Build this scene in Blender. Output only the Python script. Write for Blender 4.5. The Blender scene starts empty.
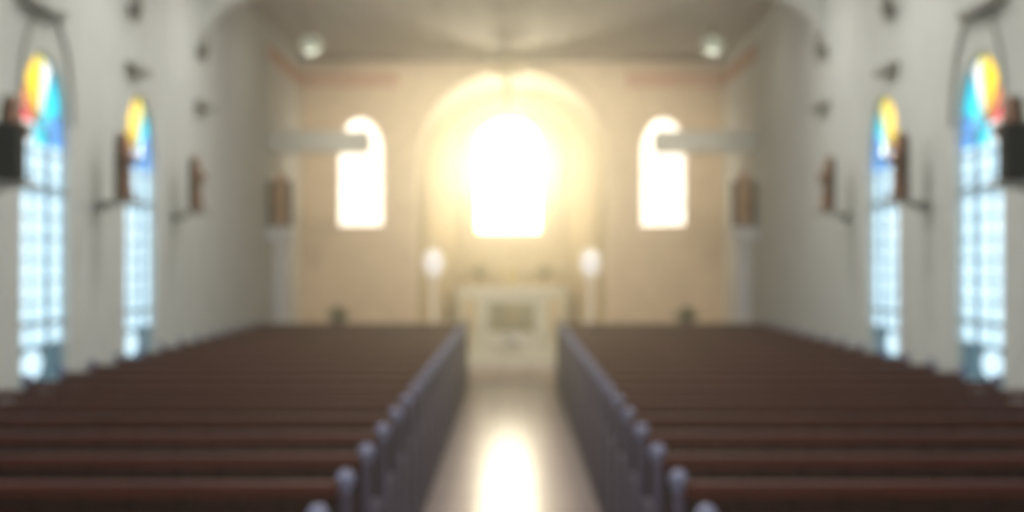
import bpy, bmesh, math, random
from mathutils import Vector, Matrix
random.seed(7)
PI = math.pi
S = bpy.context.scene
COL = S.collection

# ------------------------------------------------------------------ materials
def mat(name, color, rough=0.6, metal=0.0, noise=None, bump=0.0, emit=None, estr=0.0, spec=0.5, coat=0.0):
    m = bpy.data.materials.new(name); m.use_nodes = True
    nt = m.node_tree; b = nt.nodes['Principled BSDF']
    b.inputs['Base Color'].default_value = (*color, 1)
    b.inputs['Roughness'].default_value = rough
    b.inputs['Metallic'].default_value = metal
    b.inputs['Specular IOR Level'].default_value = spec
    b.inputs['Coat Weight'].default_value = coat
    if noise or bump:
        tc = nt.nodes.new('ShaderNodeTexCoord')
        mp = nt.nodes.new('ShaderNodeMapping')
        nz = nt.nodes.new('ShaderNodeTexNoise')
        sc, amt, stretch = noise or (6, 0.1, (1, 1, 1))
        mp.inputs['Scale'].default_value = stretch
        nz.inputs['Scale'].default_value = sc
        nz.inputs['Detail'].default_value = 5
        nt.links.new(tc.outputs['Object'], mp.inputs['Vector'])
        nt.links.new(mp.outputs['Vector'], nz.inputs['Vector'])
        cr = nt.nodes.new('ShaderNodeValToRGB')
        cr.color_ramp.elements[0].position = 0.3; cr.color_ramp.elements[1].position = 0.7
        cr.color_ramp.elements[0].color = (*[c * (1 - amt) for c in color], 1)
        cr.color_ramp.elements[1].color = (*[min(1, c * (1 + amt)) for c in color], 1)
        nt.links.new(nz.outputs['Fac'], cr.inputs['Fac'])
        nt.links.new(cr.outputs['Color'], b.inputs['Base Color'])
        if bump:
            bp = nt.nodes.new('ShaderNodeBump'); bp.inputs['Strength'].default_value = bump
            bp.inputs['Distance'].default_value = 0.02
            nt.links.new(nz.outputs['Fac'], bp.inputs['Height'])
            nt.links.new(bp.outputs['Normal'], b.inputs['Normal'])
    if emit:
        b.inputs['Emission Color'].default_value = (*emit, 1)
        b.inputs['Emission Strength'].default_value = estr
    return m

M = {}
M['plaster'] = mat('plaster', (0.70, 0.71, 0.66), 0.85, noise=(2.5, 0.05, (1, 1, 1)), bump=0.05)
M['plaster_trim'] = mat('plaster_trim', (0.40, 0.40, 0.36), 0.8, noise=(6, 0.05, (1, 1, 1)))
M['peach'] = mat('peach_plaster', (0.68, 0.54, 0.38), 0.85, noise=(4, 0.07, (1, 1, 1)), bump=0.05)
M['cream'] = mat('cream_plaster', (0.64, 0.54, 0.38), 0.85, noise=(4, 0.05, (1, 1, 1)))
M['terracotta'] = mat('terracotta_paint', (0.62, 0.36, 0.24), 0.8, noise=(5, 0.06, (1, 1, 1)))
M['white'] = mat('white_paint', (0.86, 0.83, 0.82), 0.5, noise=(7, 0.04, (1, 1, 1)))
M['marble'] = mat('marble', (0.66, 0.66, 0.58), 0.3, noise=(5, 0.12, (1, 1.6, 1)))
M['marble_dark'] = mat('olive_marble', (0.26, 0.25, 0.14), 0.4, noise=(6, 0.2, (1, 1, 1)))
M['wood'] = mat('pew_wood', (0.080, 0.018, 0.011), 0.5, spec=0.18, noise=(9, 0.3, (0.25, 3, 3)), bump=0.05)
M['wood_end_sheen'] = mat('pew_end_sheen_wood', (0.085, 0.068, 0.105), 0.6, noise=(8, 0.2, (3, 3, 0.4)), spec=0.15)  # bluish window reflection on the ends put into the base colour
M['wood_shaded'] = mat('pew_shaded_wood', (0.034, 0.011, 0.008), 0.55, noise=(9, 0.3, (0.25, 3, 3)), spec=0.2)  # pew wood darkened, shade between the rows put into the colour
M['platform'] = mat('dark_floor_boards', (0.035, 0.025, 0.03), 0.55, noise=(9, 0.3, (3, 0.3, 3)))
M['wood_knob_sheen'] = mat('pew_knob_sheen_wood', (0.22, 0.23, 0.36), 0.4, noise=(8, 0.1, (1, 1, 1)))  # bluish highlight on the knobs put into the base colour
M['wood_ceiling'] = mat('ceiling_wood', (0.25, 0.19, 0.145), 0.8, noise=(5, 0.15, (6, 0.3, 1)))
M['wood_brown'] = mat('brown_wood', (0.16, 0.085, 0.05), 0.5, noise=(9, 0.3, (2, 2, 0.5)))
M['wood_case'] = mat('dark_case_wood', (0.045, 0.034, 0.018), 0.5, noise=(9, 0.3, (2, 2, 0.5)))
M['robe'] = mat('brown_robe', (0.22, 0.105, 0.06), 0.6, noise=(10, 0.25, (2, 2, 0.6)))
M['robe_pink'] = mat('pink_robe', (0.52, 0.26, 0.13), 0.6, noise=(10, 0.12, (2, 2, 0.6)))
M['skin'] = mat('statue_skin', (0.50, 0.30, 0.21), 0.5, noise=(10, 0.06, (1, 1, 1)))
M['black'] = mat('black_plastic', (0.004, 0.004, 0.005), 0.8, spec=0.15, noise=(10, 0.2, (1, 1, 1)))
M['metal_grey'] = mat('grey_metal', (0.24, 0.23, 0.20), 0.45, 0.3, noise=(9, 0.1, (1, 1, 1)))
M['lead'] = mat('window_lead', (0.34, 0.50, 0.58), 0.6, noise=(9, 0.1, (1, 1, 1)))
M['brass'] = mat('brass', (0.50, 0.38, 0.12), 0.35, 0.8, noise=(9, 0.1, (1, 1, 1)))
M['candle'] = mat('candle_wax', (0.80, 0.74, 0.58), 0.5, noise=(9, 0.03, (1, 1, 1)))
M['leaf'] = mat('leaf', (0.09, 0.12, 0.045), 0.5, noise=(9, 0.3, (1, 1, 1)))
M['pot'] = mat('clay_pot', (0.12, 0.075, 0.055), 0.7, noise=(9, 0.15, (1, 1, 1)))
M['petal'] = mat('white_petal', (0.86, 0.86, 0.90), 0.6, noise=(20, 0.03, (1, 1, 1)))
M['gold_wood'] = mat('gilded_wood', (0.42, 0.36, 0.16), 0.5, 0.2, noise=(9, 0.15, (1, 1, 1)))
M['lamp_glass'] = mat('green_white_glass', (0.70, 0.76, 0.62), 0.25, noise=(5, 0.03, (1, 1, 1)), emit=(0.8, 1.0, 0.75), estr=0.12)
M['globe'] = mat('glowing_white_globe', (0.8, 0.8, 0.8), 0.3, noise=(5, 0.03, (1, 1, 1)), emit=(0.92, 0.93, 1.0), estr=0.42)
M['rod'] = mat('copper_rod', (0.40, 0.21, 0.14), 0.45, 0.4, noise=(9, 0.1, (1, 1, 1)))

def glass(name, c, s):
    m = bpy.data.materials.new(name); m.use_nodes = True
    nt = m.node_tree; b = nt.nodes['Principled BSDF']
    b.inputs['Base Color'].default_value = (*[min(1, x * .5) for x in c], 1)
    b.inputs['Roughness'].default_value = 0.2
    tc = nt.nodes.new('ShaderNodeTexCoord'); nz = nt.nodes.new('ShaderNodeTexNoise')
    nz.inputs['Scale'].default_value = 7
    nt.links.new(tc.outputs['Object'], nz.inputs['Vector'])
    mr = nt.nodes.new('ShaderNodeMapRange')
    mr.inputs['From Min'].default_value = 0.3; mr.inputs['From Max'].default_value = 0.7
    mr.inputs['To Min'].default_value = s * 0.85; mr.inputs['To Max'].default_value = s * 1.15
    nt.links.new(nz.outputs['Fac'], mr.inputs['Value'])
    b.inputs['Emission Color'].default_value = (*c, 1)
    nt.links.new(mr.outputs['Result'], b.inputs['Emission Strength'])
    return m
M['g_pale'] = glass('pale_blue_glass', (0.66, 0.89, 1.0), 1.3)
M['g_white'] = glass('white_glass', (1.0, 0.98, 0.95), 1.5)
M['g_red'] = glass('red_glass', (1.0, 0.10, 0.13), 1.0)
M['g_orange'] = glass('orange_glass', (1.0, 0.32, 0.10), 1.2)
M['g_yellow'] = glass('yellow_glass', (1.0, 0.66, 0.02), 1.4)
M['g_cream'] = glass('cream_glass', (1.0, 0.88, 0.25), 1.4)
M['g_cyan'] = glass('cyan_glass', (0.02, 0.75, 0.95), 1.2)
M['g_blue'] = glass('blue_glass', (0.12, 0.42, 0.95), 1.1)
M['g_teal'] = glass('teal_glass', (0.06, 0.16, 0.22), 0.6)
M['g_sun'] = glass('sunlit_glass', (1.0, 0.86, 0.55), 6.0)
M['g_side'] = glass('warm_lit_glass', (1.0, 0.92, 0.76), 2.0)

# glossy aisle tiles
def tiles():
    m = mat('floor_tiles', (0.42, 0.34, 0.29), 0.2)
    nt = m.node_tree; b = nt.nodes['Principled BSDF']
    tc = nt.nodes.new('ShaderNodeTexCoord'); br = nt.nodes.new('ShaderNodeTexBrick')
    br.offset = 0; br.inputs['Scale'].default_value = 1.0
    br.inputs['Brick Width'].default_value = 0.43; br.inputs['Row Height'].default_value = 0.43
    br.inputs['Mortar Size'].default_value = 0.008
    br.inputs['Color1'].default_value = (0.50, 0.40, 0.37, 1)
    br.inputs['Color2'].default_value = (0.45, 0.36, 0.34, 1)
    br.inputs['Mortar'].default_value = (0.2, 0.16, 0.14, 1)
    mp = nt.nodes.new('ShaderNodeMapping'); mp.inputs['Location'].default_value = (0.215, 0, 0)
    nt.links.new(tc.outputs['Object'], mp.inputs['Vector'])
    nt.links.new(mp.outputs['Vector'], br.inputs['Vector'])
    nt.links.new(br.outputs['Color'], b.inputs['Base Color'])
    b.inputs['Roughness'].default_value = 0.24
    b.inputs['Specular IOR Level'].default_value = 0.02
    return m
M['tiles'] = tiles()

# ------------------------------------------------------------------ mesh helpers
class MB:
    def __init__(s): s.bm = bmesh.new()
    def box(s, x0, x1, y0, y1, z0, z1):
        v = [s.bm.verts.new((x, y, z)) for x in (x0, x1) for y in (y0, y1) for z in (z0, z1)]
        for f in ((0,1,3,2),(4,6,7,5),(0,4,5,1),(2,3,7,6),(0,2,6,4),(1,5,7,3)):
            s.bm.faces.new([v[i] for i in f])
        return s
    def prism(s, pts, a0, a1, axis='x'):
        """polygon pts in the plane perpendicular to axis, extruded a0..a1"""
        def P(p, a):
            return {'x': (a, p[0], p[1]), 'y': (p[0], a, p[1]), 'z': (p[0], p[1], a)}[axis]
        A = [s.bm.verts.new(P(p, a0)) for p in pts]; B = [s.bm.verts.new(P(p, a1)) for p in pts]
        n = len(pts)
        s.bm.faces.new(A[::-1]); s.bm.faces.new(B)
        for i in range(n): s.bm.faces.new((A[i], A[(i+1) % n], B[(i+1) % n], B[i]))
        return s
    def lathe(s, prof, n=20, c=(0, 0), sy=1.0, fold=0.0, nf=7):
        rings = []
        for r, z in prof:
            rings.append([s.bm.verts.new((c[0] + r*(1+fold*math.sin(nf*2*PI*k/n))*math.cos(2*PI*k/n), c[1] + sy*r*(1+fold*math.sin(nf*2*PI*k/n))*math.sin(2*PI*k/n), z)) for k in range(n)])
        for a, b in zip(rings, rings[1:]):
            for k in range(n): s.bm.faces.new((a[k], a[(k+1) % n], b[(k+1) % n], b[k]))
        s.bm.faces.new(rings[0][::-1]); s.bm.faces.new(rings[-1])
        return s
    def tube(s, pts, r, n=8):
        pts = [Vector(p) for p in pts]
        rings = []
        for i, p in enumerate(pts):
            d = (pts[min(i+1, len(pts)-1)] - pts[max(i-1, 0)]).normalized()
            u = d.orthogonal().normalized() if i == 0 else (rings_u - d*rings_u.dot(d)).normalized()
            rings_u = u; w = d.cross(u)
            rr = r[i] if isinstance(r, (list, tuple)) else r
            rings.append([s.bm.verts.new(p + (u*math.cos(2*PI*k/n) + w*math.sin(2*PI*k/n))*rr) for k in range(n)])
        for a, b in zip(rings, rings[1:]):
            for k in range(n): s.bm.faces.new((a[k], a[(k+1) % n], b[(k+1) % n], b[k]))
        s.bm.faces.new(rings[0][::-1]); s.bm.faces.new(rings[-1])
        return s
    def ball(s, c, r, sc=(1, 1, 1), u=12, v=8):
        bmesh.ops.create_uvsphere(s.bm, u_segments=u, v_segments=v, radius=r,
            matrix=Matrix.Translation(c) @ Matrix.Diagonal((*sc, 1)))
        return s
    def build(s, name, m, parent=None, smooth=False, bevel=0):
        bmesh.ops.recalc_face_normals(s.bm, faces=s.bm.faces)
        me = bpy.data.meshes.new(name); s.bm.to_mesh(me); s.bm.free()
        me.materials.append(m)
        if smooth:
            for p in me.polygons: p.use_smooth = True
        o = bpy.data.objects.new(name, me); COL.objects.link(o)
        if parent: o.parent = parent
        if bevel:
            b = o.modifiers.new('bevel', 'BEVEL'); b.width = bevel; b.segments = 2; b.limit_method = 'ANGLE'
        return o

def thing(name, label, cat, loc=(0, 0, 0), rz=0, group=None):
    o = bpy.data.objects.new(name, None); COL.objects.link(o)
    o.empty_display_size = 0.2
    o.location = loc; o.rotation_euler = (0, 0, rz)
    o['label'] = label; o['category'] = cat
    if group: o['group'] = group
    return o
def struct(o, label=None):
    o['kind'] = 'structure'
    if label: o['label'] = label
    return o
def dup(root, loc, rz=None, label=None):
    kids = {}
    for o in bpy.data.objects:
        if o.parent: kids.setdefault(o.parent.name, []).append(o)
    def cp(o, parent):
        c = o.copy(); COL.objects.link(c)
        if parent: c.parent = parent
        for k in kids.get(o.name, []): cp(k, c)
        return c
    r = cp(root, None); r.location = loc
    if rz is not None: r.rotation_euler = (0, 0, rz)
    if label: r['label'] = label
    return r

# ------------------------------------------------------------------ setting
W = 3.6; T = 0.30; H = 5.3
Y0 = -6.5; YA = 17.6; YP = 22.0; YC = 25.5
BAY = 2.98; WY = 11.0; WW = 1.15; SILL = 0.86; SPR = 2.85; R = WW/2
bays = [WY + BAY*k for k in range(-5, 2)]

def nave_wall(side):
    mb = MB(); a, b = (-W - T, -W) if side < 0 else (W, W + T)
    y = Y0
    for w in bays:
        mb.box(a, b, y, w, 0, H)
        mb.box(a, b, w, w + WW, 0, SILL)
        n = 16; c = w + R
        for i in range(n):
            t0, t1 = PI - PI*i/n, PI - PI*(i+1)/n
            p0 = (c + R*math.cos(t0), SPR + R*math.sin(t0)); p1 = (c + R*math.cos(t1), SPR + R*math.sin(t1))
            mb.prism([p0, p1, (p1[0], H), (p0[0], H)], a, b, 'x')
        y = w + WW
    mb.box(a, b, y, YC + 0.3, 0, H)
    return mb
struct(nave_wall(-1).build('wall_left', M['plaster']), 'pale grey-green plastered side wall on the left, pierced by tall arched windows')
struct(nave_wall(1).build('wall_right', M['plaster']), 'pale grey-green plastered side wall on the right, pierced by tall arched windows')
struct(MB().box(-W - T, W + T, Y0 - .3, Y0, 0, H).build('wall_back', M['plaster']), 'plastered rear wall')
struct(MB().box(-W - T, W + T, Y0 - .3, YC + 8, -.2, 0).build('floor', M['tiles']), 'shiny pale beige tiled floor of the aisle')
cm = MB()
cm.box(-W - T, W + T, Y0 - .3, YC + .3, H, H + .2)
for i in range(19):
    x = -W + .2 + i*.4
    if abs(x) < W: cm.box(x - .015, x + .015, YA + .2, YC, H - .02, H + .01)
struct(cm.build('ceiling', M['wood_ceiling']), 'brown boarded ceiling')

# transverse arch across the nave
mb = MB(); n = 40; HW = 3.6
def sup(t):
    c, s_ = math.cos(t), math.sin(t)
    return (HW*math.copysign(abs(c)**(2/2.6), c), 4.25 + 1.0*abs(s_)**(2/2.6))
for i in range(n):
    p0 = sup(PI*i/n); p1 = sup(PI*(i+1)/n)
    mb.prism([p0, p1, (p1[0], H), (p0[0], H)], YA - .25, YA + .1, 'y')
struct(mb.build('trim_1', M['plaster']), 'pale plaster arch spanning the church before the sanctuary')
# dark wooden skirting behind the wall ends of the pews
for sg, nm in ((-1, 'left'), (1, 'right')):
    x0, x1 = sorted((sg*(W - .02), sg*W))
    struct(MB().box(x0, x1, 2.0, 21.6, 0, .80).build('baseboard_' + nm, M['platform']), 'dark wooden skirting along the foot of the %s wall' % nm)
# dark boarded platforms under the pew blocks
for k, sg in enumerate((-1, 1)):
    x0, x1 = sorted((sg*.63, sg*W))
    struct(MB().box(x0, x1, 2.0, 21.95, 0, .025).build('floor_platform_%s' % ('left', 'right')[k], M['platform']), 'dark boarded floor under the %s pews' % ('left', 'right')[k])

# chancel wall: side windows + apse opening
AW = 1.62; AS = 1.8 + 1.75; AR = 1.52      # apse opening half width, spring, rise
SWX0, SWX1 = 2.19, 2.96; SZ0 = 1.8 + .61; SZ1 = 1.8 + 2.47
mb = MB()
a, b = YC, YC + .3
n = 24
for i in range(n):
    t0, t1 = PI*i/n, PI*(i+1)/n
    p0 = (AW*math.cos(t0), AS + AR*math.sin(t0)); p1 = (AW*math.cos(t1), AS + AR*math.sin(t1))
    mb.prism([p0, p1, (p1[0], H), (p0[0], H)], a, b, 'y')
for s in (-1, 1):
    def bx(x0, x1, z0, z1): mb.box(min(s*x0, s*x1), max(s*x0, s*x1), a, b, z0, z1)
    bx(AW, SWX0, 0, H); bx(SWX1, W, 0, H); bx(SWX0, SWX1, 0, SZ0)
    c = (SWX0 + SWX1)/2; r = (SWX1 - SWX0)/2
    for i in range(12):
        t0, t1 = PI*i/12, PI*(i+1)/12
        p0 = (s*(c + r*math.cos(t0)), SZ1 - .6 + .6*math.sin(t0)); p1 = (s*(c + r*math.cos(t1)), SZ1 - .6 + .6*math.sin(t1))
        mb.prism([p0, p1, (p1[0], H), (p0[0], H)], a, b, 'y')
struct(mb.build('wall_front', M['peach']), 'peach plastered wall around the sanctuary opening')
# terracotta frieze, cornice and pilasters on the chancel wall
for k, s in enumerate((-1, 1)):
    x0, x1 = sorted((s*1.95, s*W))
    struct(MB().box(x0, x1, YC - .05, YC, 4.78, 5.02).build('trim_%d' % (3 + k), M['terracotta']), 'terracotta painted band high on the sanctuary wall')
    xs0, xs1 = sorted((s*(W - .04), s*W))
    struct(MB().box(xs0, xs1, YP, YC, 4.78, 5.02).build('trim_%d' % (15 + k), M['terracotta']), 'terracotta painted band returning along the side wall')
    x0, x1 = sorted((s*1.62, s*1.86))
    struct(MB().box(x0, x1, YC - .06, YC, 0, 3.5).box(x0 - .05, x1 + .05, YC - .1, YC, 3.5, 3.62).build('trim_%d' % (5 + k), M['peach']), 'pilaster beside the sanctuary opening')
struct(MB().box(-W, W, YC - .12, YC, 5.2, H).build('trim_7', M['wood_brown']), 'brown cornice under the ceiling above the sanctuary')
pts = [((AW + .12)*math.cos(PI*i/32), YC - .03, AS + (AR + .1)*math.sin(PI*i/32)) for i in range(33)]
struct(MB().tube(pts, .06, 8).build('trim_8', M['peach']), 'pale moulding round the sanctuary arch')

# apse shell
YE = 32.0
apse = [(-AW, YC + .3), (-AW, 30.2), (-1.15, YE), (1.15, YE), (AW, 30.2), (AW, YC + .3)]
CX = -.075; CW = .69; CZ0 = 1.8 + .62; CZ1 = 1.8 + 3.08
mb = MB()
def wallseg(p, q):
    d = Vector((q[0]-p[0], q[1]-p[1])).normalized(); nrm = Vector((-d.y, d.x))
    P = [p, q, (q[0]+nrm.x*.2, q[1]+nrm.y*.2), (p[0]+nrm.x*.2, p[1]+nrm.y*.2)]
    mb.prism(P, 0, 6.0, 'z')
for i in (0, 1, 3, 4): wallseg(apse[i], apse[i+1])
mb.box(-1.15, CX - CW, YE, YE + .2, 0, 6.0); mb.box(CX + CW, 1.15, YE, YE + .2, 0, 6.0)
mb.box(CX - CW, CX + CW, YE, YE + .2, 0, CZ0)
for i in range(16):
    t0, t1 = PI*i/16, PI*(i+1)/16
    p0 = (CX + CW*math.cos(t0), CZ1 - .62 + .62*math.sin(t0)); p1 = (CX + CW*math.cos(t1), CZ1 - .62 + .62*math.sin(t1))
    mb.prism([p0, p1, (p1[0], 6.0), (p0[0], 6.0)], YE, YE + .2, 'y')
struct(mb.build('wall_apse', M['cream']), 'cream curved sanctuary wall behind the altar')
# vaulted apse ceiling
mb = MB()
for i in range(24):
    t0, t1 = PI*i/24, PI*(i+1)/24
    p0 = (AW*1.04*math.cos(t0), AS + AR*1.03*math.sin(t0)); p1 = (AW*1.04*math.cos(t1), AS + AR*1.03*math.sin(t1))
    q1 = (p1[0]*1.06, p1[1] + .12); q0 = (p0[0]*1.06, p0[1] + .12)
    mb.prism([p0, p1, q1, q0], YC + .3, YE + .2, 'y')
struct(mb.build('ceiling_apse', M['cream']), 'cream barrel vault over the altar')

# sanctuary floor and step
struct(MB().box(-W, W, YC - .0, YE, 0, .15).box(-AW, AW, YC + .8, YE, .15, .2).build('floor_sanctuary', M['marble'], bevel=.01), 'raised sanctuary floor')

# -------------------------------------------------------- arched side windows
def fanpane(c, z, r0, r1, a0, a1, x, dx, n=6):
    pts = [(c + r1*math.cos(a0 + (a1-a0)*i/n), z + r1*math.sin(a0 + (a1-a0)*i/n)) for i in range(n+1)]
    if r0 < 1e-4: pts.append((c, z))
    else: pts += [(c + r0*math.cos(a1 + (a0-a1)*i/n), z + r0*math.sin(a1 + (a0-a1)*i/n)) for i in range(n+1)]
    return MB().prism(pts, x, x + dx, 'x')
wn = [0]
def side_window(side, variant, label):
    wn[0] += 1
    root = bpy.data.objects.new('window_%d' % wn[0], None); COL.objects.link(root)
    root['kind'] = 'structure'; root['label'] = label
    X = side*.06; dx = side*.02
    def add(mbx, name, m, lab=None):
        o = mbx.build(name, m, root); 
        if lab: o['label'] = lab
    g = .012
    # pale clear grid panes below the spring line (one mesh, leading separate)
    add(MB().box(min(X, X+dx), max(X, X+dx), 0, WW, 1.15, SPR), 'pale_panes', M['g_pale'], 'pale blue glass panes')
    # bottom panel: dark teal glass around a pale oval
    add(MB().box(min(X, X+dx), max(X, X+dx), 0, WW, SILL, 1.15), 'base_panes', M['g_teal'], 'dark teal bottom panel')
    xs = X - side*.006
    pts = [(.42 + .25*math.cos(2*PI*i/24), 1.02 + .115*math.sin(2*PI*i/24)) for i in range(24)]
    add(MB().prism(pts, xs, xs + dx, 'x'), 'roundel', M['g_pale'], 'pale oval pane')
    # coloured fan in the arch; near end is y = 0
    if variant == 0:
        seg = [(180, 158, 'g_red', 'red pane'), (158, 138, 'g_orange', 'orange pane'), (138, 92, 'g_yellow', 'yellow pane'), (92, 74, 'g_cream', 'cream pane'),
               (74, 56, 'g_white', 'white pane'), (56, 14, 'g_cyan', 'cyan pane'), (14, 0, 'g_blue', 'blue pane')]
    else:
        seg = [(180, 150, 'g_orange', 'orange pane'), (150, 75, 'g_yellow', 'yellow pane'), (75, 50, 'g_cream', 'cream pane'), (50, 25, 'g_cyan', 'cyan pane'), (25, 0, 'g_blue', 'blue pane')]
    for a0, a1, m, lab in seg:
        add(fanpane(R, SPR, 0, R, math.radians(a1), math.radians(a0), X, dx), 'fan_pane', M[m], lab)
    # coloured upper lights just under the spring line
    for y0, y1, m, lab in ((0, .22, 'g_red', 'red pane'), (.22, .46, 'g_white', 'white pane'), (.46, .8, 'g_cyan', 'cyan pane'), (.8, WW, 'g_blue', 'blue pane')) if variant == 0 else ((0, .3, 'g_yellow', 'yellow pane'), (.3, .6, 'g_blue', 'blue pane'), (.6, WW, 'g_blue', 'blue pane')):
        add(MB().box(min(xs, xs+dx), max(xs, xs+dx), y0, y1, SPR - .14, SPR + .02), 'upper_pane', M[m], lab)
    # leading
    L = MB(); xl0, xl1 = sorted((X - side*.02, X + side*.0))
    for y in (.0, .38, .74, WW): L.box(xl0, xl1, y - g*.5, y + g*.5, 1.15, SPR)
    z = SILL
    z = 1.16
    while z < SPR: L.box(xl0, xl1, 0, WW, z - g*.6, z + g*.6); z += .165
    for a in (56, 92, 138, 158, 14):
        t = math.radians(a); L.tube([(X - side*.01, R, SPR), (X - side*.01, R + R*math.cos(t), SPR + R*math.sin(t))], .009, 6)
    L.tube([(X - side*.01, R + R*.98*math.cos(PI*i/20), SPR + R*.98*math.sin(PI*i/20)) for i in range(21)], .014, 6)
    L.build('leading', M['lead'], root)
    B = MB(); xb0, xb1 = sorted((X - side*.04, X + side*.0))
    B.box(xb0, xb1, 0, WW, 2.35, 2.40).box(xb0, xb1, 0, WW, 1.31, 1.35).box(xb0, xb1, .735, .765, SILL, SPR)
    B.build('glazing_bar', M['lead'], root)
    B = MB(); x0, x1 = sorted((-side*.03, side*.06)); B.box(x0, x1, -.02, WW + .02, SILL - .05, SILL + .001)
    B.build('window_sill', M['plaster'], root)
    return root
for s in (-1, 1):
    sd = 'left' if s < 0 else 'right'
    w0 = side_window(s, 0, 'tall arched stained glass window nearest in the %s wall, red to blue fan on top' % sd)
    w0.location = (s*W, bays[5], 0)
    w1 = side_window(s, 1, 'tall arched stained glass window further along the %s wall, beside the second pier' % sd)
    w1.location = (s*W, bays[6], 0)
    for k in range(5):
        o = dup(w0, (s*W, bays[k], 0), label='stained glass window of the %s wall behind the viewer, bay %d' % (sd, k + 1))
        wn[0] += 1; o.name = 'window_%d' % wn[0]
    # hood mouldings
    for k in (5,):
        c = bays[k] + R
        pts = [(s*(W - .02), c + .66*math.cos(PI*i/24), SPR + .05 + (1.96 + 1.8 - SPR - .05)*math.sin(PI*i/24)) for i in range(25)]
        struct(MB().tube(pts, .016, 6).build('trim_%d' % (9 + (0 if s < 0 else 2) + k - 5), M['plaster_trim']), 'thin grey hood moulding arching over the %s %s window' % ('near' if k == 5 else 'far', sd))

# chancel side windows and centre window
def front_window(cx, hw, z0, z1, rise, y, m, label, bars=True):
    wn[0] += 1
    root = bpy.data.objects.new('window_%d' % wn[0], None); COL.objects.link(root)
    root.location = (cx, y, 0); root['kind'] = 'structure'; root['label'] = label
    pts = [(-hw, z0), (hw, z0)] + [(hw*math.cos(PI*i/16), z1 - rise + rise*math.sin(PI*i/16)) for i in range(17)]
    MB().prism(pts, .10, .12, 'y').build('glass_pane', m, root)
    f = MB()
    arc = [(hw, .085, z0)] + [(hw*math.cos(PI*i/16), .085, z1 - rise + rise*math.sin(PI*i/16)) for i in range(17)] + [(-hw, .085, z0), (hw, .085, z0)]
    f.tube(arc, .022, 6)
    f.build('window_frame', M['white'], root)
    b_ = MB().tube([(0, .09, z0), (0, .09, z1)], .008, 6)
    for k in range(1, 4): b_.tube([(-hw, .09, z0 + (z1-z0)*k/4.6), (hw, .09, z0 + (z1-z0)*k/4.6)], .008, 6)
    b_.build('glazing_bar', M['white'], root)
front_window(CX, CW, CZ0, CZ1, .62, YE, M['g_sun'], 'blazing sunlit arched window in the sanctuary wall above the altar')
front_window(-(SWX0+SWX1)/2, (SWX1-SWX0)/2, SZ0, SZ1, .60, YC, M['g_side'], 'bright arched window left of the sanctuary')
front_window((SWX0+SWX1)/2, (SWX1-SWX0)/2, SZ0, SZ1, .60, YC, M['g_side'], 'bright arched window right of the sanctuary')

# ------------------------------------------------------------------ pews
PX0, PX1 = .65, 3.57; PL = PX1 - PX0 - .06      # seat length between ends
def make_pew():
    t = thing('pew', '', 'pew', group=None)
    hl = PL/2
    seat = MB().box(-hl, hl, .04, .44, .42, .455); seat.build('seat', M['wood_shaded'], t, bevel=.006)
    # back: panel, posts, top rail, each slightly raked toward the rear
    MB().box(-hl, hl, -.006, .02, .40, .745).build('back_panel', M['wood_shaded'], t, bevel=.004)
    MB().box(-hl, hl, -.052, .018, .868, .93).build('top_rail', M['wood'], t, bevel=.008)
    k = int(PL/.2); post = None
    for i in range(k + 1):
        x = -hl + .024 + (PL - .048)*i/k
        if post is None:
            post = MB().box(-.022, .022, -.012, .010, .74, .89).build('back_post', M['wood_shaded'], t); q = post
        else:
            q = post.copy(); COL.objects.link(q)
        q.location.x = x
    MB().box(-hl, hl, -.15, -.006, .56, .58).build('book_ledge', M['wood_shaded'], t, bevel=.004)
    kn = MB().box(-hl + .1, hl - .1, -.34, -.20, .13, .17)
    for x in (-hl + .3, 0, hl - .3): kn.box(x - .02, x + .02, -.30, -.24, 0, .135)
    kn.build('kneeler', M['wood_shaded'], t, bevel=.006)
    for s in (-1, 1):
        x0, x1 = sorted((s*hl, s*(hl + .045)))
        prof = [(-.045, 0), (.52, 0), (.52, .08), (.47, .14), (.46, .40), (.50, .50), (.52, .60), (.49, .655), (.36, .665), (.22, .64), (.10, .66), (.045, .72), (.03, .80), (.03, .90), (-.045, .90)]
        e = MB().prism(prof, x0, x1, 'x').build('pew_end', M['wood_end_sheen'], t, bevel=.008)
        MB().lathe([(.001, .895), (.03, .898), (.022, .912), (.030, .922), (.037, .938), (.037, .950), (.029, .966), (.014, .978), (.001, .979)], 14, (s*(hl + .0225), -.012)).build('knob', M['wood_knob_sheen'], e, smooth=True)
    return t
ORD = ['first', 'second', 'third', 'fourth', 'fifth', 'sixth', 'seventh', 'eighth', 'ninth', 'tenth', 'eleventh', 'twelfth', 'thirteenth', 'fourteenth', 'fifteenth', 'sixteenth', 'seventeenth', 'eighteenth', 'nineteenth', 'twentieth']
pew = make_pew(); first = True
NP = 20
for s in (-1, 1):
    sd = 'left' if s < 0 else 'right'
    for k in range(NP):
        y = 5.10 + .85*k
        if k == 0: lab = 'reddish-brown wooden pew in the %s block, nearest row at the bottom edge' % sd
        elif k == NP - 1: lab = 'reddish-brown wooden pew in the %s block, front row nearest the altar' % sd
        elif k < 10: lab = 'reddish-brown wooden pew in the %s block, %s row counted from the bottom edge' % (sd, ORD[k])
        else: lab = 'dark brown wooden pew in the %s block, %s row counted from the altar' % (sd, ORD[NP - 1 - k])
        loc = (s*(PX0 + PX1)/2, y, 0)
        if first: pew.location = loc; pew['label'] = lab; first = False
        else: dup(pew, loc, label=lab)
        # one group per block
for o in bpy.data.objects:
    if o.parent is None and o.name.startswith('pew'):
        o['group'] = 'pews left of the aisle' if o.location.x < 0 else 'pews right of the aisle'

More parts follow.
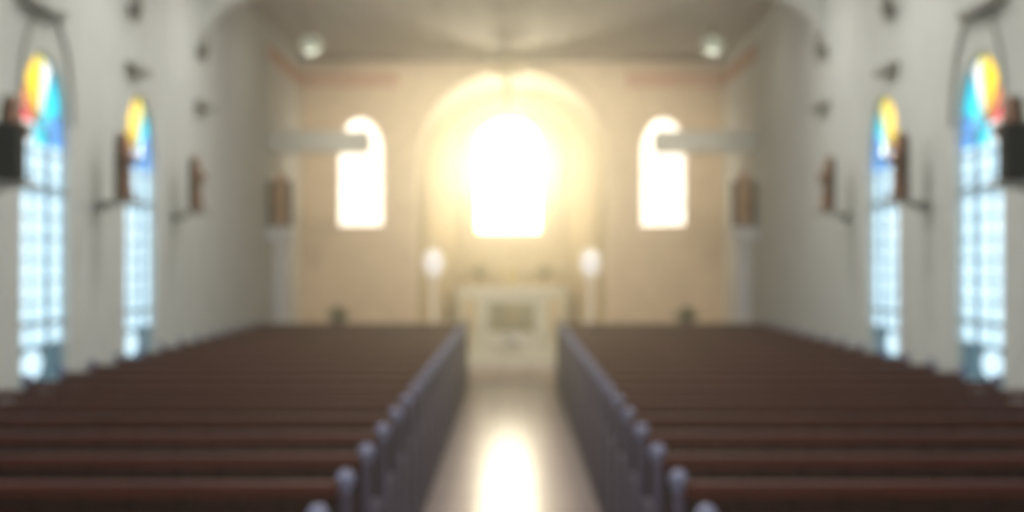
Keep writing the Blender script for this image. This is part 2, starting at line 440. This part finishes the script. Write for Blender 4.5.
# ------------------------------------------------------------------ wall statues
def statue(root, robe, scale=1.0, z=0):
    """robed figure facing local -Y standing at root origin, .56 m * scale tall"""
    h = scale
    b = MB().lathe([(.001, z), (.085*h, z), (.092*h, z+.01*h), (.080*h, z+.10*h), (.066*h, z+.22*h), (.062*h, z+.30*h), (.072*h, z+.38*h), (.070*h, z+.42*h), (.045*h, z+.455*h), (.022*h, z+.47*h), (.001, z+.472*h)], 42, sy=.75, fold=.05, nf=7)
    # arms folded in prayer
    for s in (-1, 1):
        b.tube([(s*.066*h, 0, z+.43*h), (s*.088*h, -.02*h, z+.36*h), (s*.070*h, -.055*h, z+.30*h), (s*.015*h, -.085*h, z+.345*h)], [.024*h, .026*h, .026*h, .018*h], 10)
    b.build('robe', robe, root, smooth=True)
    hd = MB().ball((0, -.002*h, z+.515*h), .036*h, (.86, .95, 1.15), 14, 10)
    hd.tube([(0, 0, z+.455*h), (0, 0, z+.50*h)], .016*h, 10)
    hd.ball((0, -.036*h, z+.512*h), .006*h, (.8, 1, 1.4), 6, 5)
    hd.build('head', M['skin'], root, smooth=True)
    MB().ball((0, .010*h, z+.522*h), .040*h, (.92, .9, 1.05), 14, 10).tube([(0, .022*h, z+.52*h), (0, .03*h, z+.43*h)], [.032*h, .036*h], 10).build('veil', robe, root, smooth=True)
    hn = MB()
    for s in (-1, 1):
        hn.ball((s*.006*h, -.092*h, z+.352*h), .010*h, (.6, .8, 1.2), 8, 6)
        for f in range(4): hn.tube([(s*.004*h, (-.098+.005*f)*h, z+.358*h), (s*.003*h, (-.096+.005*f)*h, z+(.392-.003*abs(f-1.5))*h)], [.0028*h, .002*h], 6)
    hn.build('hands', M['skin'], root, smooth=True)
def console_mb(hw, dep):
    return MB().box(-dep, dep*.9, -hw, hw, -.035, 0).prism([(-hw*.6, -.035), (hw*.6, -.035), (hw*.15, -.16), (-hw*.15, -.16)], -dep*.3, dep*.9, 'x')
piers = [(10.10, 'nearest the viewer, above the black loudspeaker'), (12.98, 'between the two arched windows'), (15.93, 'on the pier before the arch')]
for s in (-1, 1):
    sd = 'left' if s < 0 else 'right'
    for py, where in piers:
        X = s*3.35
        c = thing('wall_console', 'small grey shelf under the statue %s, %s wall' % (where, sd), 'shelf', (X, py, 2.33), 0, 'statue shelves on the %s wall' % sd)
        x0, x1 = sorted((-s*.13, s*.23))
        MB().box(x0, x1, -.14, .14, -.028, 0).build('shelf_board', M['plaster_trim'], c, bevel=.008)
        x0, x1 = sorted((s*.02, s*.23))
        pr = [(s*.05, -.035), (s*.23, -.035), (s*.23, -.10)]
        MB().prism(pr, -.03, .03, 'y').build('bracket', M['plaster_trim'], c)
        st = thing('saint_statue', 'brown saint statue %s, %s wall' % (where, sd), 'statue', (X, py, 2.33), -s*PI/2 + PI, 'saint statues on the %s wall' % sd)
        st.rotation_euler = (0, 0, -PI/2 if s < 0 else PI/2)
        st.rotation_euler = (0, 0, PI/2 if s < 0 else -PI/2)
        # niche board behind, local +Y toward the wall
        MB().prism([(-.11, 0), (.11, 0), (.11, .44), (.09, .52), (.05, .575), (0, .60), (-.05, .575), (-.09, .52), (-.11, .44)], .045, .065, 'y').build('back_board', M['wood_case'], st, bevel=.004)
        MB().box(-.11, .11, -.09, .065, 0, .03).build('plinth', M['wood_brown'], st, bevel=.004)
        statue(st, M['robe'], 1.0, .03)

# loudspeakers
for s in (-1, 1):
    sd = 'left' if s < 0 else 'right'
    sp = thing('loudspeaker', 'black box loudspeaker mounted on the %s wall at the picture edge' % sd, 'loudspeaker', (s*3.31, 9.68, 2.33), 0, None)
    MB().prism([(-.17, -.14), (.17, -.14), (.13, .14), (-.13, .14)], 0, .36, 'z').build('cabinet', M['black'], sp, bevel=.012)
    MB().box(-.15, .15, -.155, -.141, .02, .34).build('grille', M['black'], sp, bevel=.006)
    x0, x1 = sorted((s*.12, s*.295)); MB().box(x0, x1, -.02, .02, .17, .23).build('wall_bracket', M['metal_grey'], sp)

# tube lights over windows + wall fans
def tube_light(x, y, z, s, label, hl=.43):
    t = thing('tube_light', label, 'light fixture', (x, y, z), 0, 'tube lights over the windows')
    x0, x1 = sorted((0, s*.065))
    MB().box(x0, x1, -hl, hl, -.03, .05).build('housing', M['metal_grey'], t, bevel=.006)
    MB().tube([(-s*.035, -hl + .02, -.015), (-s*.035, hl - .02, -.015)], .019, 12).build('tube', M['plaster_trim'], t, smooth=True)
    for yy in (-hl + .01, hl - .01): MB().box(min(-s*.055, 0), max(-s*.055, 0), yy - .012, yy + .012, -.04, .03).build('end_holder', M['metal_grey'], t)
for s in (-1, 1):
    sd = 'left' if s < 0 else 'right'
    tube_light(s*(W - .06), 11.3, 3.72, s, 'grey tube light fixed over the near %s arched window' % sd)
    tube_light(s*(W - .06), 14.2, 3.62, s, 'grey tube light fixed over the far %s arched window' % sd, .26)
    tube_light(s*(W - .06), 17.25, 3.59, s, 'grey tube light on the %s wall just before the arch' % sd, .26)
    for y, z, w in ((14.04, 4.20, 'above the far arched window'), (17.10, 4.24, 'at the foot of the arch')):
        f = thing('wall_fan', 'dark wall fan on the %s wall %s' % (sd, w), 'fan', (s*(W - .10), y, z), 0, 'wall fans')
        g = MB()
        for rr in (.19, .14, .09, .045):
            for yy in (-.05,): g.tube([(rr*math.cos(2*PI*i/20)*.24, yy + .02*(rr < .15), rr*math.sin(2*PI*i/20)) for i in range(21)], .005, 5)
        for i in range(12):
            a_ = 2*PI*i/12; g.tube([(0, -.06, 0), (.19*math.cos(a_)*.24, -.04, .19*math.sin(a_))], .003, 5)
        g.build('guard', M['metal_grey'], f)
        bl = MB()
        for i in range(4):
            a_ = PI/4 + PI/2*i
            bl.prism([(0 + .01*math.cos(a_), .01*math.sin(a_)), (.06*math.cos(a_-.5*1)*.24, .10*math.sin(a_-.5)), (.17*math.cos(a_*1)*.24, .17*math.sin(a_)), (.06*math.cos(a_+.5*1)*.24, .12*math.sin(a_+.5))], -.025, -.018, 'y')
        bl.build('blades', M['wood_case'], f)
        MB().tube([(0, -.03, 0), (0, .09, 0)], .04, 12).build('motor', M['metal_grey'], f, smooth=True)
        x0, x1 = sorted((0, s*.10)); MB().box(x0, x1, .03, .06, -.10, .02).build('wall_bracket', M['metal_grey'], f)

# entablature ledges at the sanctuary sides
for k, s in enumerate((-1, 1)):
    x0, x1 = sorted((s*2.13, s*W))
    mb = MB().box(x0, x1, YP, YP + .35, 3.42, 3.66)
    mb.box(x0 - .02, x1 + .02, YP - .03, YP + .38, 3.66, 3.72)
    o = struct(mb.build('trim_%d' % (13 + k), M['plaster'], bevel=.01), 'pale horizontal beam projecting from the %s wall across the side window' % ('left' if s < 0 else 'right'))
    bk = MB().box(*sorted((s*2.10, s*2.20)), YP - .06, YP + .40, 3.47, 3.63).build('beam_end', M['plaster'], o, bevel=.01)

# shrine on tall white pillar
for s in (-1, 1):
    sd = 'left' if s < 0 else 'right'
    X = s*3.41
    p = thing('statue_pillar', 'tall white pillar by the %s wall at the front pews' % sd, 'pillar', (X, YP + .02, 0), 0, None)
    MB().box(-.18, .18, -.20, .20, 0, .18).build('base', M['white'], p, bevel=.015)
    MB().lathe([(.14, .17), (.15, .22), (.135, .26), (.13, 2.02), (.15, 2.07), (.14, 2.11), (.001, 2.11)], 24).build('shaft', M['white'], p, smooth=False)
    MB().box(-.18, .18, -.18, .18, 2.11, 2.27).box(-.19, .19, -.20, .20, 2.27, 2.32).build('capital', M['white'], p, bevel=.01)
    h = thing('statue_shrine', 'dark winged wooden shrine around a peach robed statue, on the %s white pillar' % sd, 'shrine', (X, YP + .02, 2.32), 0, None)
    MB().box(-.19, .19, -.12, .14, 0, .04).build('base', M['wood_case'], h, bevel=.006)
    for q in (-1, 1):
        x0, x1 = sorted((q*.10, q*.185))
        MB().prism([(x0, .04), (x1, .04), (x1, .62), ((x0+x1)/2, .70), (x0, .66)], .02, .08, 'y').build('wing', M['wood_case'], h, bevel=.006)
    MB().prism([(-.10, .04), (.10, .04), (.10, .68), (.06, .76), (0, .80), (-.06, .76), (-.10, .68)], .09, .12, 'y').build('back_board', M['robe_pink'], h)
    statue(h, M['robe_pink'], 1.15, .04)

# ------------------------------------------------------------------ pendant lamps
for s in (-1, 1):
    sd = 'left' if s < 0 else 'right'
    p = thing('pendant_lamp', 'greenish-white glass bowl pendant lamp hanging %s of the altar' % sd, 'lamp', (s*2.68, 20.0, 4.68), 0, 'pendant lamps')
    MB().lathe([(.001, -.10), (.05, -.095), (.11, -.06), (.145, 0), (.15, .04), (.12, .10), (.06, .14), (.001, .14)], 24).build('glass_bowl', M['lamp_glass'], p, smooth=True)
    MB().lathe([(.001, .13), (.065, .13), (.05, .18), (.015, .22), (.001, .22)], 16).build('fitter', M['rod'], p, smooth=True)
    MB().tube([(0, 0, .2), (0, 0, .60)], .014, 8).build('rod', M['rod'], p)
    MB().lathe([(.015, .56), (.05, .60), (.055, .62), (.001, .62)], 16).build('ceiling_rose', M['rod'], p)

# ------------------------------------------------------------------ altar
ZF = .2
a = thing('altar', 'pale marble altar table with darker centre panel at the end of the aisle', 'altar', (0, 27.4, ZF))
MB().box(-.78, .78, -.32, .32, 1.02, 1.12).box(-.74, .74, -.29, .29, .97, 1.02).build('altar_top', M['marble'], a, bevel=.012)
MB().box(-.66, .66, -.24, .24, .08, .97).build('body', M['marble'], a, bevel=.01)
MB().box(-.74, .74, -.30, .30, 0, .10).build('plinth', M['marble'], a, bevel=.01)
fr = MB().box(-.42, .42, -.258, -.238, .33, .86).build('front_panel', M['marble_dark'], a, bevel=.01)
fr['label'] = 'darker olive relief panel'
crs = MB().box(-.03, .03, -.275, -.258, .42, .78).box(-.12, .12, -.275, -.258, .60, .66).build('relief_cross', M['gold_wood'], fr)
for x in (-.56, .56):
    MB().lathe([(.07, .10), (.075, .13), (.055, .16), (.05, .88), (.07, .93), (.075, .97), (.001, .97)], 18, (x, -.26)).build('column', M['marble'], a, smooth=False)

def bouquet(root, c, r, n, m, sz, squash=.8, seed=1):
    rnd = random.Random(seed); fl = MB(); lf = MB()
    for i in range(n):
        z = rnd.uniform(-.35, 1); t = rnd.uniform(0, 2*PI); q = math.sqrt(max(0, 1 - z*z))
        d = Vector((q*math.cos(t), q*math.sin(t), z*squash))
        p = Vector(c) + d*r*rnd.uniform(.8, 1)
        fl.ball(p, sz*rnd.uniform(.75, 1.15), (1, 1, .8), 7, 5)
    for i in range(n//2):
        z = rnd.uniform(-.7, .7); t = rnd.uniform(0, 2*PI); q = math.sqrt(max(0, 1 - z*z))
        d = Vector((q*math.cos(t), q*math.sin(t), z*squash)); p = Vector(c) + d*r*.6; e = Vector(c) + d*r*1.12
        s_ = d.cross(Vector((0, 0, 1))).normalized()*sz*.7
        v = [lf.bm.verts.new(k) for k in (p, (p+e)/2 + s_, e, (p+e)/2 - s_ + Vector((0, 0, .004)))]
        lf.bm.faces.new(v)
    lf.ball(c, r*.72, (1, 1, squash), 12, 8)
    fl.build('flowers', m, root, smooth=True); lf.build('foliage', M['leaf'], root)
# low flower arrangement at the altar's foot
f = thing('flower_arrangement', 'low white flower arrangement on the step before the altar', 'flowers', (0, 26.75, ZF))
MB().lathe([(.001, 0), (.12, 0), (.16, .08), (.17, .13), (.001, .13)], 20).build('bowl', M['marble'], f, smooth=False)
bouquet(f, (0, 0, .2), .20, 60, M['petal'], .035, .7, 5)

# high altar behind with tabernacle, candlesticks and greenery
h = thing('high_altar', 'wide pale high altar shelf below the bright window', 'altar', (0, 31.2, ZF))
MB().box(-1.12, 1.12, -.3, .3, 0, 1.02).build('body', M['marble'], h, bevel=.012)
MB().box(-1.14, 1.14, -.36, .32, 1.02, 1.10).build('shelf', M['marble'], h, bevel=.01)
for x in (-.7, 0, .7):
    MB().box(x - .27, x + .27, -.315, -.298, .18, .86).build('front_panel', M['cream'], h, bevel=.008)
t = thing('tabernacle', 'small gilded tabernacle with gabled roof in the middle of the high altar', 'tabernacle', (0, 31.2, ZF + 1.10))
MB().box(-.2, .2, -.17, .17, 0, .40).build('case', M['cream'], t, bevel=.01)
MB().prism([(-.25, .40), (.25, .40), (0, .60)], -.2, .2, 'y').build('gable_roof', M['cream'], t)
d = MB().box(-.12, .12, -.19, -.168, .05, .34).build('door', M['brass'], t, bevel=.006)
MB().ball((.08, -.2, .2), .015).build('handle', M['brass'], d)
MB().box(-.012, .012, -.012, .012, .59, .80).box(-.06, .06, -.012, .012, .70, .725).build('cross', M['brass'], t)
for i, x in enumerate((-.98, -.38, .38, .98)):
    w = ('far left end', 'left of the tabernacle', 'right of the tabernacle', 'far right end')[i]
    c = thing('candlestick', 'brass candlestick with cream candle on the high altar, %s' % w, 'candlestick', (x, 31.12, ZF + 1.10), 0, 'candlesticks on the high altar')
    MB().lathe([(.001, 0), (.06, 0), (.06, .015), (.02, .04), (.014, .10), (.026, .13), (.014, .16), (.014, .26), (.04, .28), (.001, .285)], 16).build('stick', M['brass'], c, smooth=True)
    MB().lathe([(.001, .28), (.014, .28), (.013, .50), (.003, .52), (.001, .52)], 12).build('candle', M['candle'], c, smooth=True)
for s in (-1, 1):
    v = thing('plant_vase', 'green and gold leafy bouquet in a vase on the high altar, %s of the tabernacle' % ('left' if s < 0 else 'right'), 'vase', (s*.68, 31.2, ZF + 1.10), 0, 'leafy vases on the high altar')
    MB().lathe([(.001, 0), (.05, 0), (.07, .05), (.06, .12), (.04, .16), (.05, .18), (.001, .18)], 18).build('vase', M['brass'], v, smooth=True)
    bouquet(v, (0, 0, .30), .21, 70, M['gold_wood'], .04, .75, 11 + s)

# white globes on stands flanking the altar, glow added to brighten them
for s in (-1, 1):
    sd = 'left' if s < 0 else 'right'
    X = s*1.37; Y = 26.2
    p = thing('glow_globe', 'white globe with added glow on a slim white stand %s of the altar' % sd, 'lamp', (X, Y, .15), 0, None)
    MB().box(-.13, .13, -.13, .13, 0, .10).build('base', M['white'], p, bevel=.01)
    MB().lathe([(.08, .10), (.085, .13), (.055, .18), (.05, 1.30), (.08, 1.36), (.10, 1.42), (.001, 1.42)], 18).build('stand', M['white'], p)
    MB().lathe([(.001, 1.41), (.09, 1.42), (.15, 1.50), (.175, 1.62), (.165, 1.74), (.11, 1.84), (.04, 1.88), (.001, 1.88)], 24).build('globe', M['globe'], p, smooth=True)

# hanging crucifix
c = thing('crucifix', 'dark gilded crucifix hanging above the bright window', 'crucifix', (CX, 25.1, 4.35))
MB().box(-.045, .045, -.02, .02, 0, .93).box(-.26, .26, -.02, .02, .55, .65).build('cross', M['gold_wood'], c, bevel=.008)
cb = MB()
cb.tube([(0, -.04, .66), (0, -.055, .58), (0, -.05, .45), (.01, -.05, .36), (.015, -.065, .22), (0, -.04, .10)], [.03, .05, .042, .045, .032, .014], 10)
for s in (-1, 1): cb.tube([(s*.02, -.045, .585), (s*.12, -.04, .60), (s*.235, -.035, .635)], [.02, .015, .01], 8)
cb.ball((.01, -.06, .70), .035, (.85, 1, 1.15), 10, 8)
cb.build('corpus', M['gold_wood'], c, smooth=True)
MB().tube([(0, 0, .92), (0, 0, .95)], .01, 6).build('hanging_wire', M['rod'], c)

# potted plants beyond the front pews
for s in (-1, 1):
    sd = 'left' if s < 0 else 'right'
    p = thing('potted_plant', 'dark green potted plant on a stand behind the front %s pew' % sd, 'plant', (s*2.87, 24.7, 0))
    MB().lathe([(.001, 0), (.17, 0), (.17, .04), (.05, .08), (.045, .55), (.15, .60), (.15, .63), (.001, .63)], 18).build('stand', M['wood_brown'], p)
    MB().lathe([(.001, .63), (.09, .63), (.13, .80), (.14, .84), (.001, .84)], 18).build('pot', M['pot'], p)
    lf = MB(); rnd = random.Random(3 + s)
    for i in range(46):
        t_ = rnd.uniform(0, 2*PI); el = rnd.uniform(.4, 1.45); L = rnd.uniform(.20, .36)
        d = Vector((math.cos(t_)*math.cos(el), math.sin(t_)*math.cos(el), math.sin(el)))
        b0 = Vector((0, 0, .83)); mid = b0 + d*L*.6; tip = b0 + d*L + Vector((0, 0, -.05)); sv = d.cross(Vector((0, 0, 1))).normalized()*.035
        v = [lf.bm.verts.new(q) for q in (b0, mid + sv, tip, mid - sv)]
        lf.bm.faces.new((v[0], v[1], v[2])); lf.bm.faces.new((v[0], v[2], v[3]))
    lf.build('foliage', M['leaf'], p)

# ------------------------------------------------------------------ lights
def area(name, loc, rot, sx, sy, power, color):
    l = bpy.data.lights.new(name, 'AREA'); l.shape = 'RECTANGLE'; l.size = sx; l.size_y = sy; l.energy = power; l.color = color
    o = bpy.data.objects.new(name, l); COL.objects.link(o); o.location = loc; o.rotation_euler = rot
    return o
# fill panels added over the nave, out of frame, no fixtures built
NL = 0
for y in (-3, 1, 5, 9, 13, 16.4):
    for x in (-1.8, 1.8):
        area('overhead_fill_light', (x, y, H - .08), (0, 0, 0), 1.2, .5, 51, (1.0, .98, .93)); NL += 1
# cool fill panel added at the closed rear wall behind the viewer
area('rear_fill_light', (0, Y0 + .1, 1.9), (PI/2, 0, 0), 3.0, 3.4, 130, (.84, .93, 1.0))
# warm fill added in the apse and the sanctuary, no fixtures built
def point(name, loc, power, color, r=.15):
    l = bpy.data.lights.new(name, 'POINT'); l.energy = power; l.color = color; l.shadow_soft_size = r
    o = bpy.data.objects.new(name, l); COL.objects.link(o); o.location = loc
point('apse_fill_light', (0, 27.6, 4.6), 10, (1.0, .88, .60), .3)
def spot(name, loc, target, power, color, ang, blend=.8):
    l = bpy.data.lights.new(name, 'SPOT'); l.energy = power; l.color = color; l.spot_size = math.radians(ang); l.spot_blend = blend; l.shadow_soft_size = .15 if 'beam' not in name else .5
    o = bpy.data.objects.new(name, l); COL.objects.link(o); o.location = loc
    o.rotation_euler = (Vector(target) - Vector(loc)).to_track_quat('-Z', 'Y').to_euler()
for s in (-1, 1):
    spot('sanctuary_fill_spot', (s*1.0, 18.6, 5.12), (s*1.9, 25.5, 2.6), 260, (1.0, .87, .70), 60)  # unseen spots added to brighten the chancel wall, here and next line
    spot('wall_fill_spot', (s*1.3, 21.9, 5.2), (s*1.5, 25.5, 2.6), 330, (1.0, .87, .68), 95)
    spot('apse_fill_spot', (s*1.0, 27.2, 4.6), (-s*.3, 32.0, 3.2), 110, (1.0, .90, .64), 80)  # unseen spots added to even out the apse back wall
    point('pendant_light', (s*2.68, 20.0, 4.50), 4, (1.0, .95, .86), .12)

# ------------------------------------------------------------------ air: thin haze + dim sky
w = bpy.data.worlds.new('world'); S.world = w; w.use_nodes = True
nt = w.node_tree; nt.nodes['Background'].inputs['Color'].default_value = (.6, .75, 1, 1); nt.nodes['Background'].inputs['Strength'].default_value = .6
HAZE = 0.009
if HAZE:
    vs = nt.nodes.new('ShaderNodeVolumeScatter')
    vs.inputs['Density'].default_value = HAZE; vs.inputs['Anisotropy'].default_value = .88
    vs.inputs['Color'].default_value = (1.0, .94, .78, 1)
    nt.links.new(vs.outputs['Volume'], nt.nodes['World Output'].inputs['Volume'])

# unseen spot added inside the altar window, tilted up to make the haze glow
spot('sunbeam_light', (CX, 31.85, 3.68), (0, 4.0, 6.1), 2900, (1.0, .89, .64), 40, 1.0)

# ------------------------------------------------------------------ camera
cam = bpy.data.cameras.new('camera'); co = bpy.data.objects.new('camera', cam); COL.objects.link(co)
cam.sensor_width = 36; cam.lens = 1500/1024*36
co.location = (0, 0, 1.8); co.rotation_euler = (PI/2 + math.atan(6/1500), 0, 0)
cam.clip_start = .05; cam.clip_end = 200
cam.dof.use_dof = True; cam.dof.focus_distance = .55
A = 15*.55/1500                       # aperture diameter giving a ~15 px blur disc
cam.dof.aperture_fstop = (cam.lens/1000)/A
S.camera = co

S.view_settings.view_transform = 'Standard'; S.view_settings.look = 'None'
S.view_settings.exposure = 0; S.view_settings.gamma = 1; S.view_settings.use_curve_mapping = False
cy = S.cycles
cy.use_denoising = True
cy.max_bounces = 6; cy.diffuse_bounces = 4; cy.glossy_bounces = 3; cy.volume_bounces = 0
cy.caustics_reflective = False; cy.caustics_refractive = False
cy.sample_clamp_indirect = 6
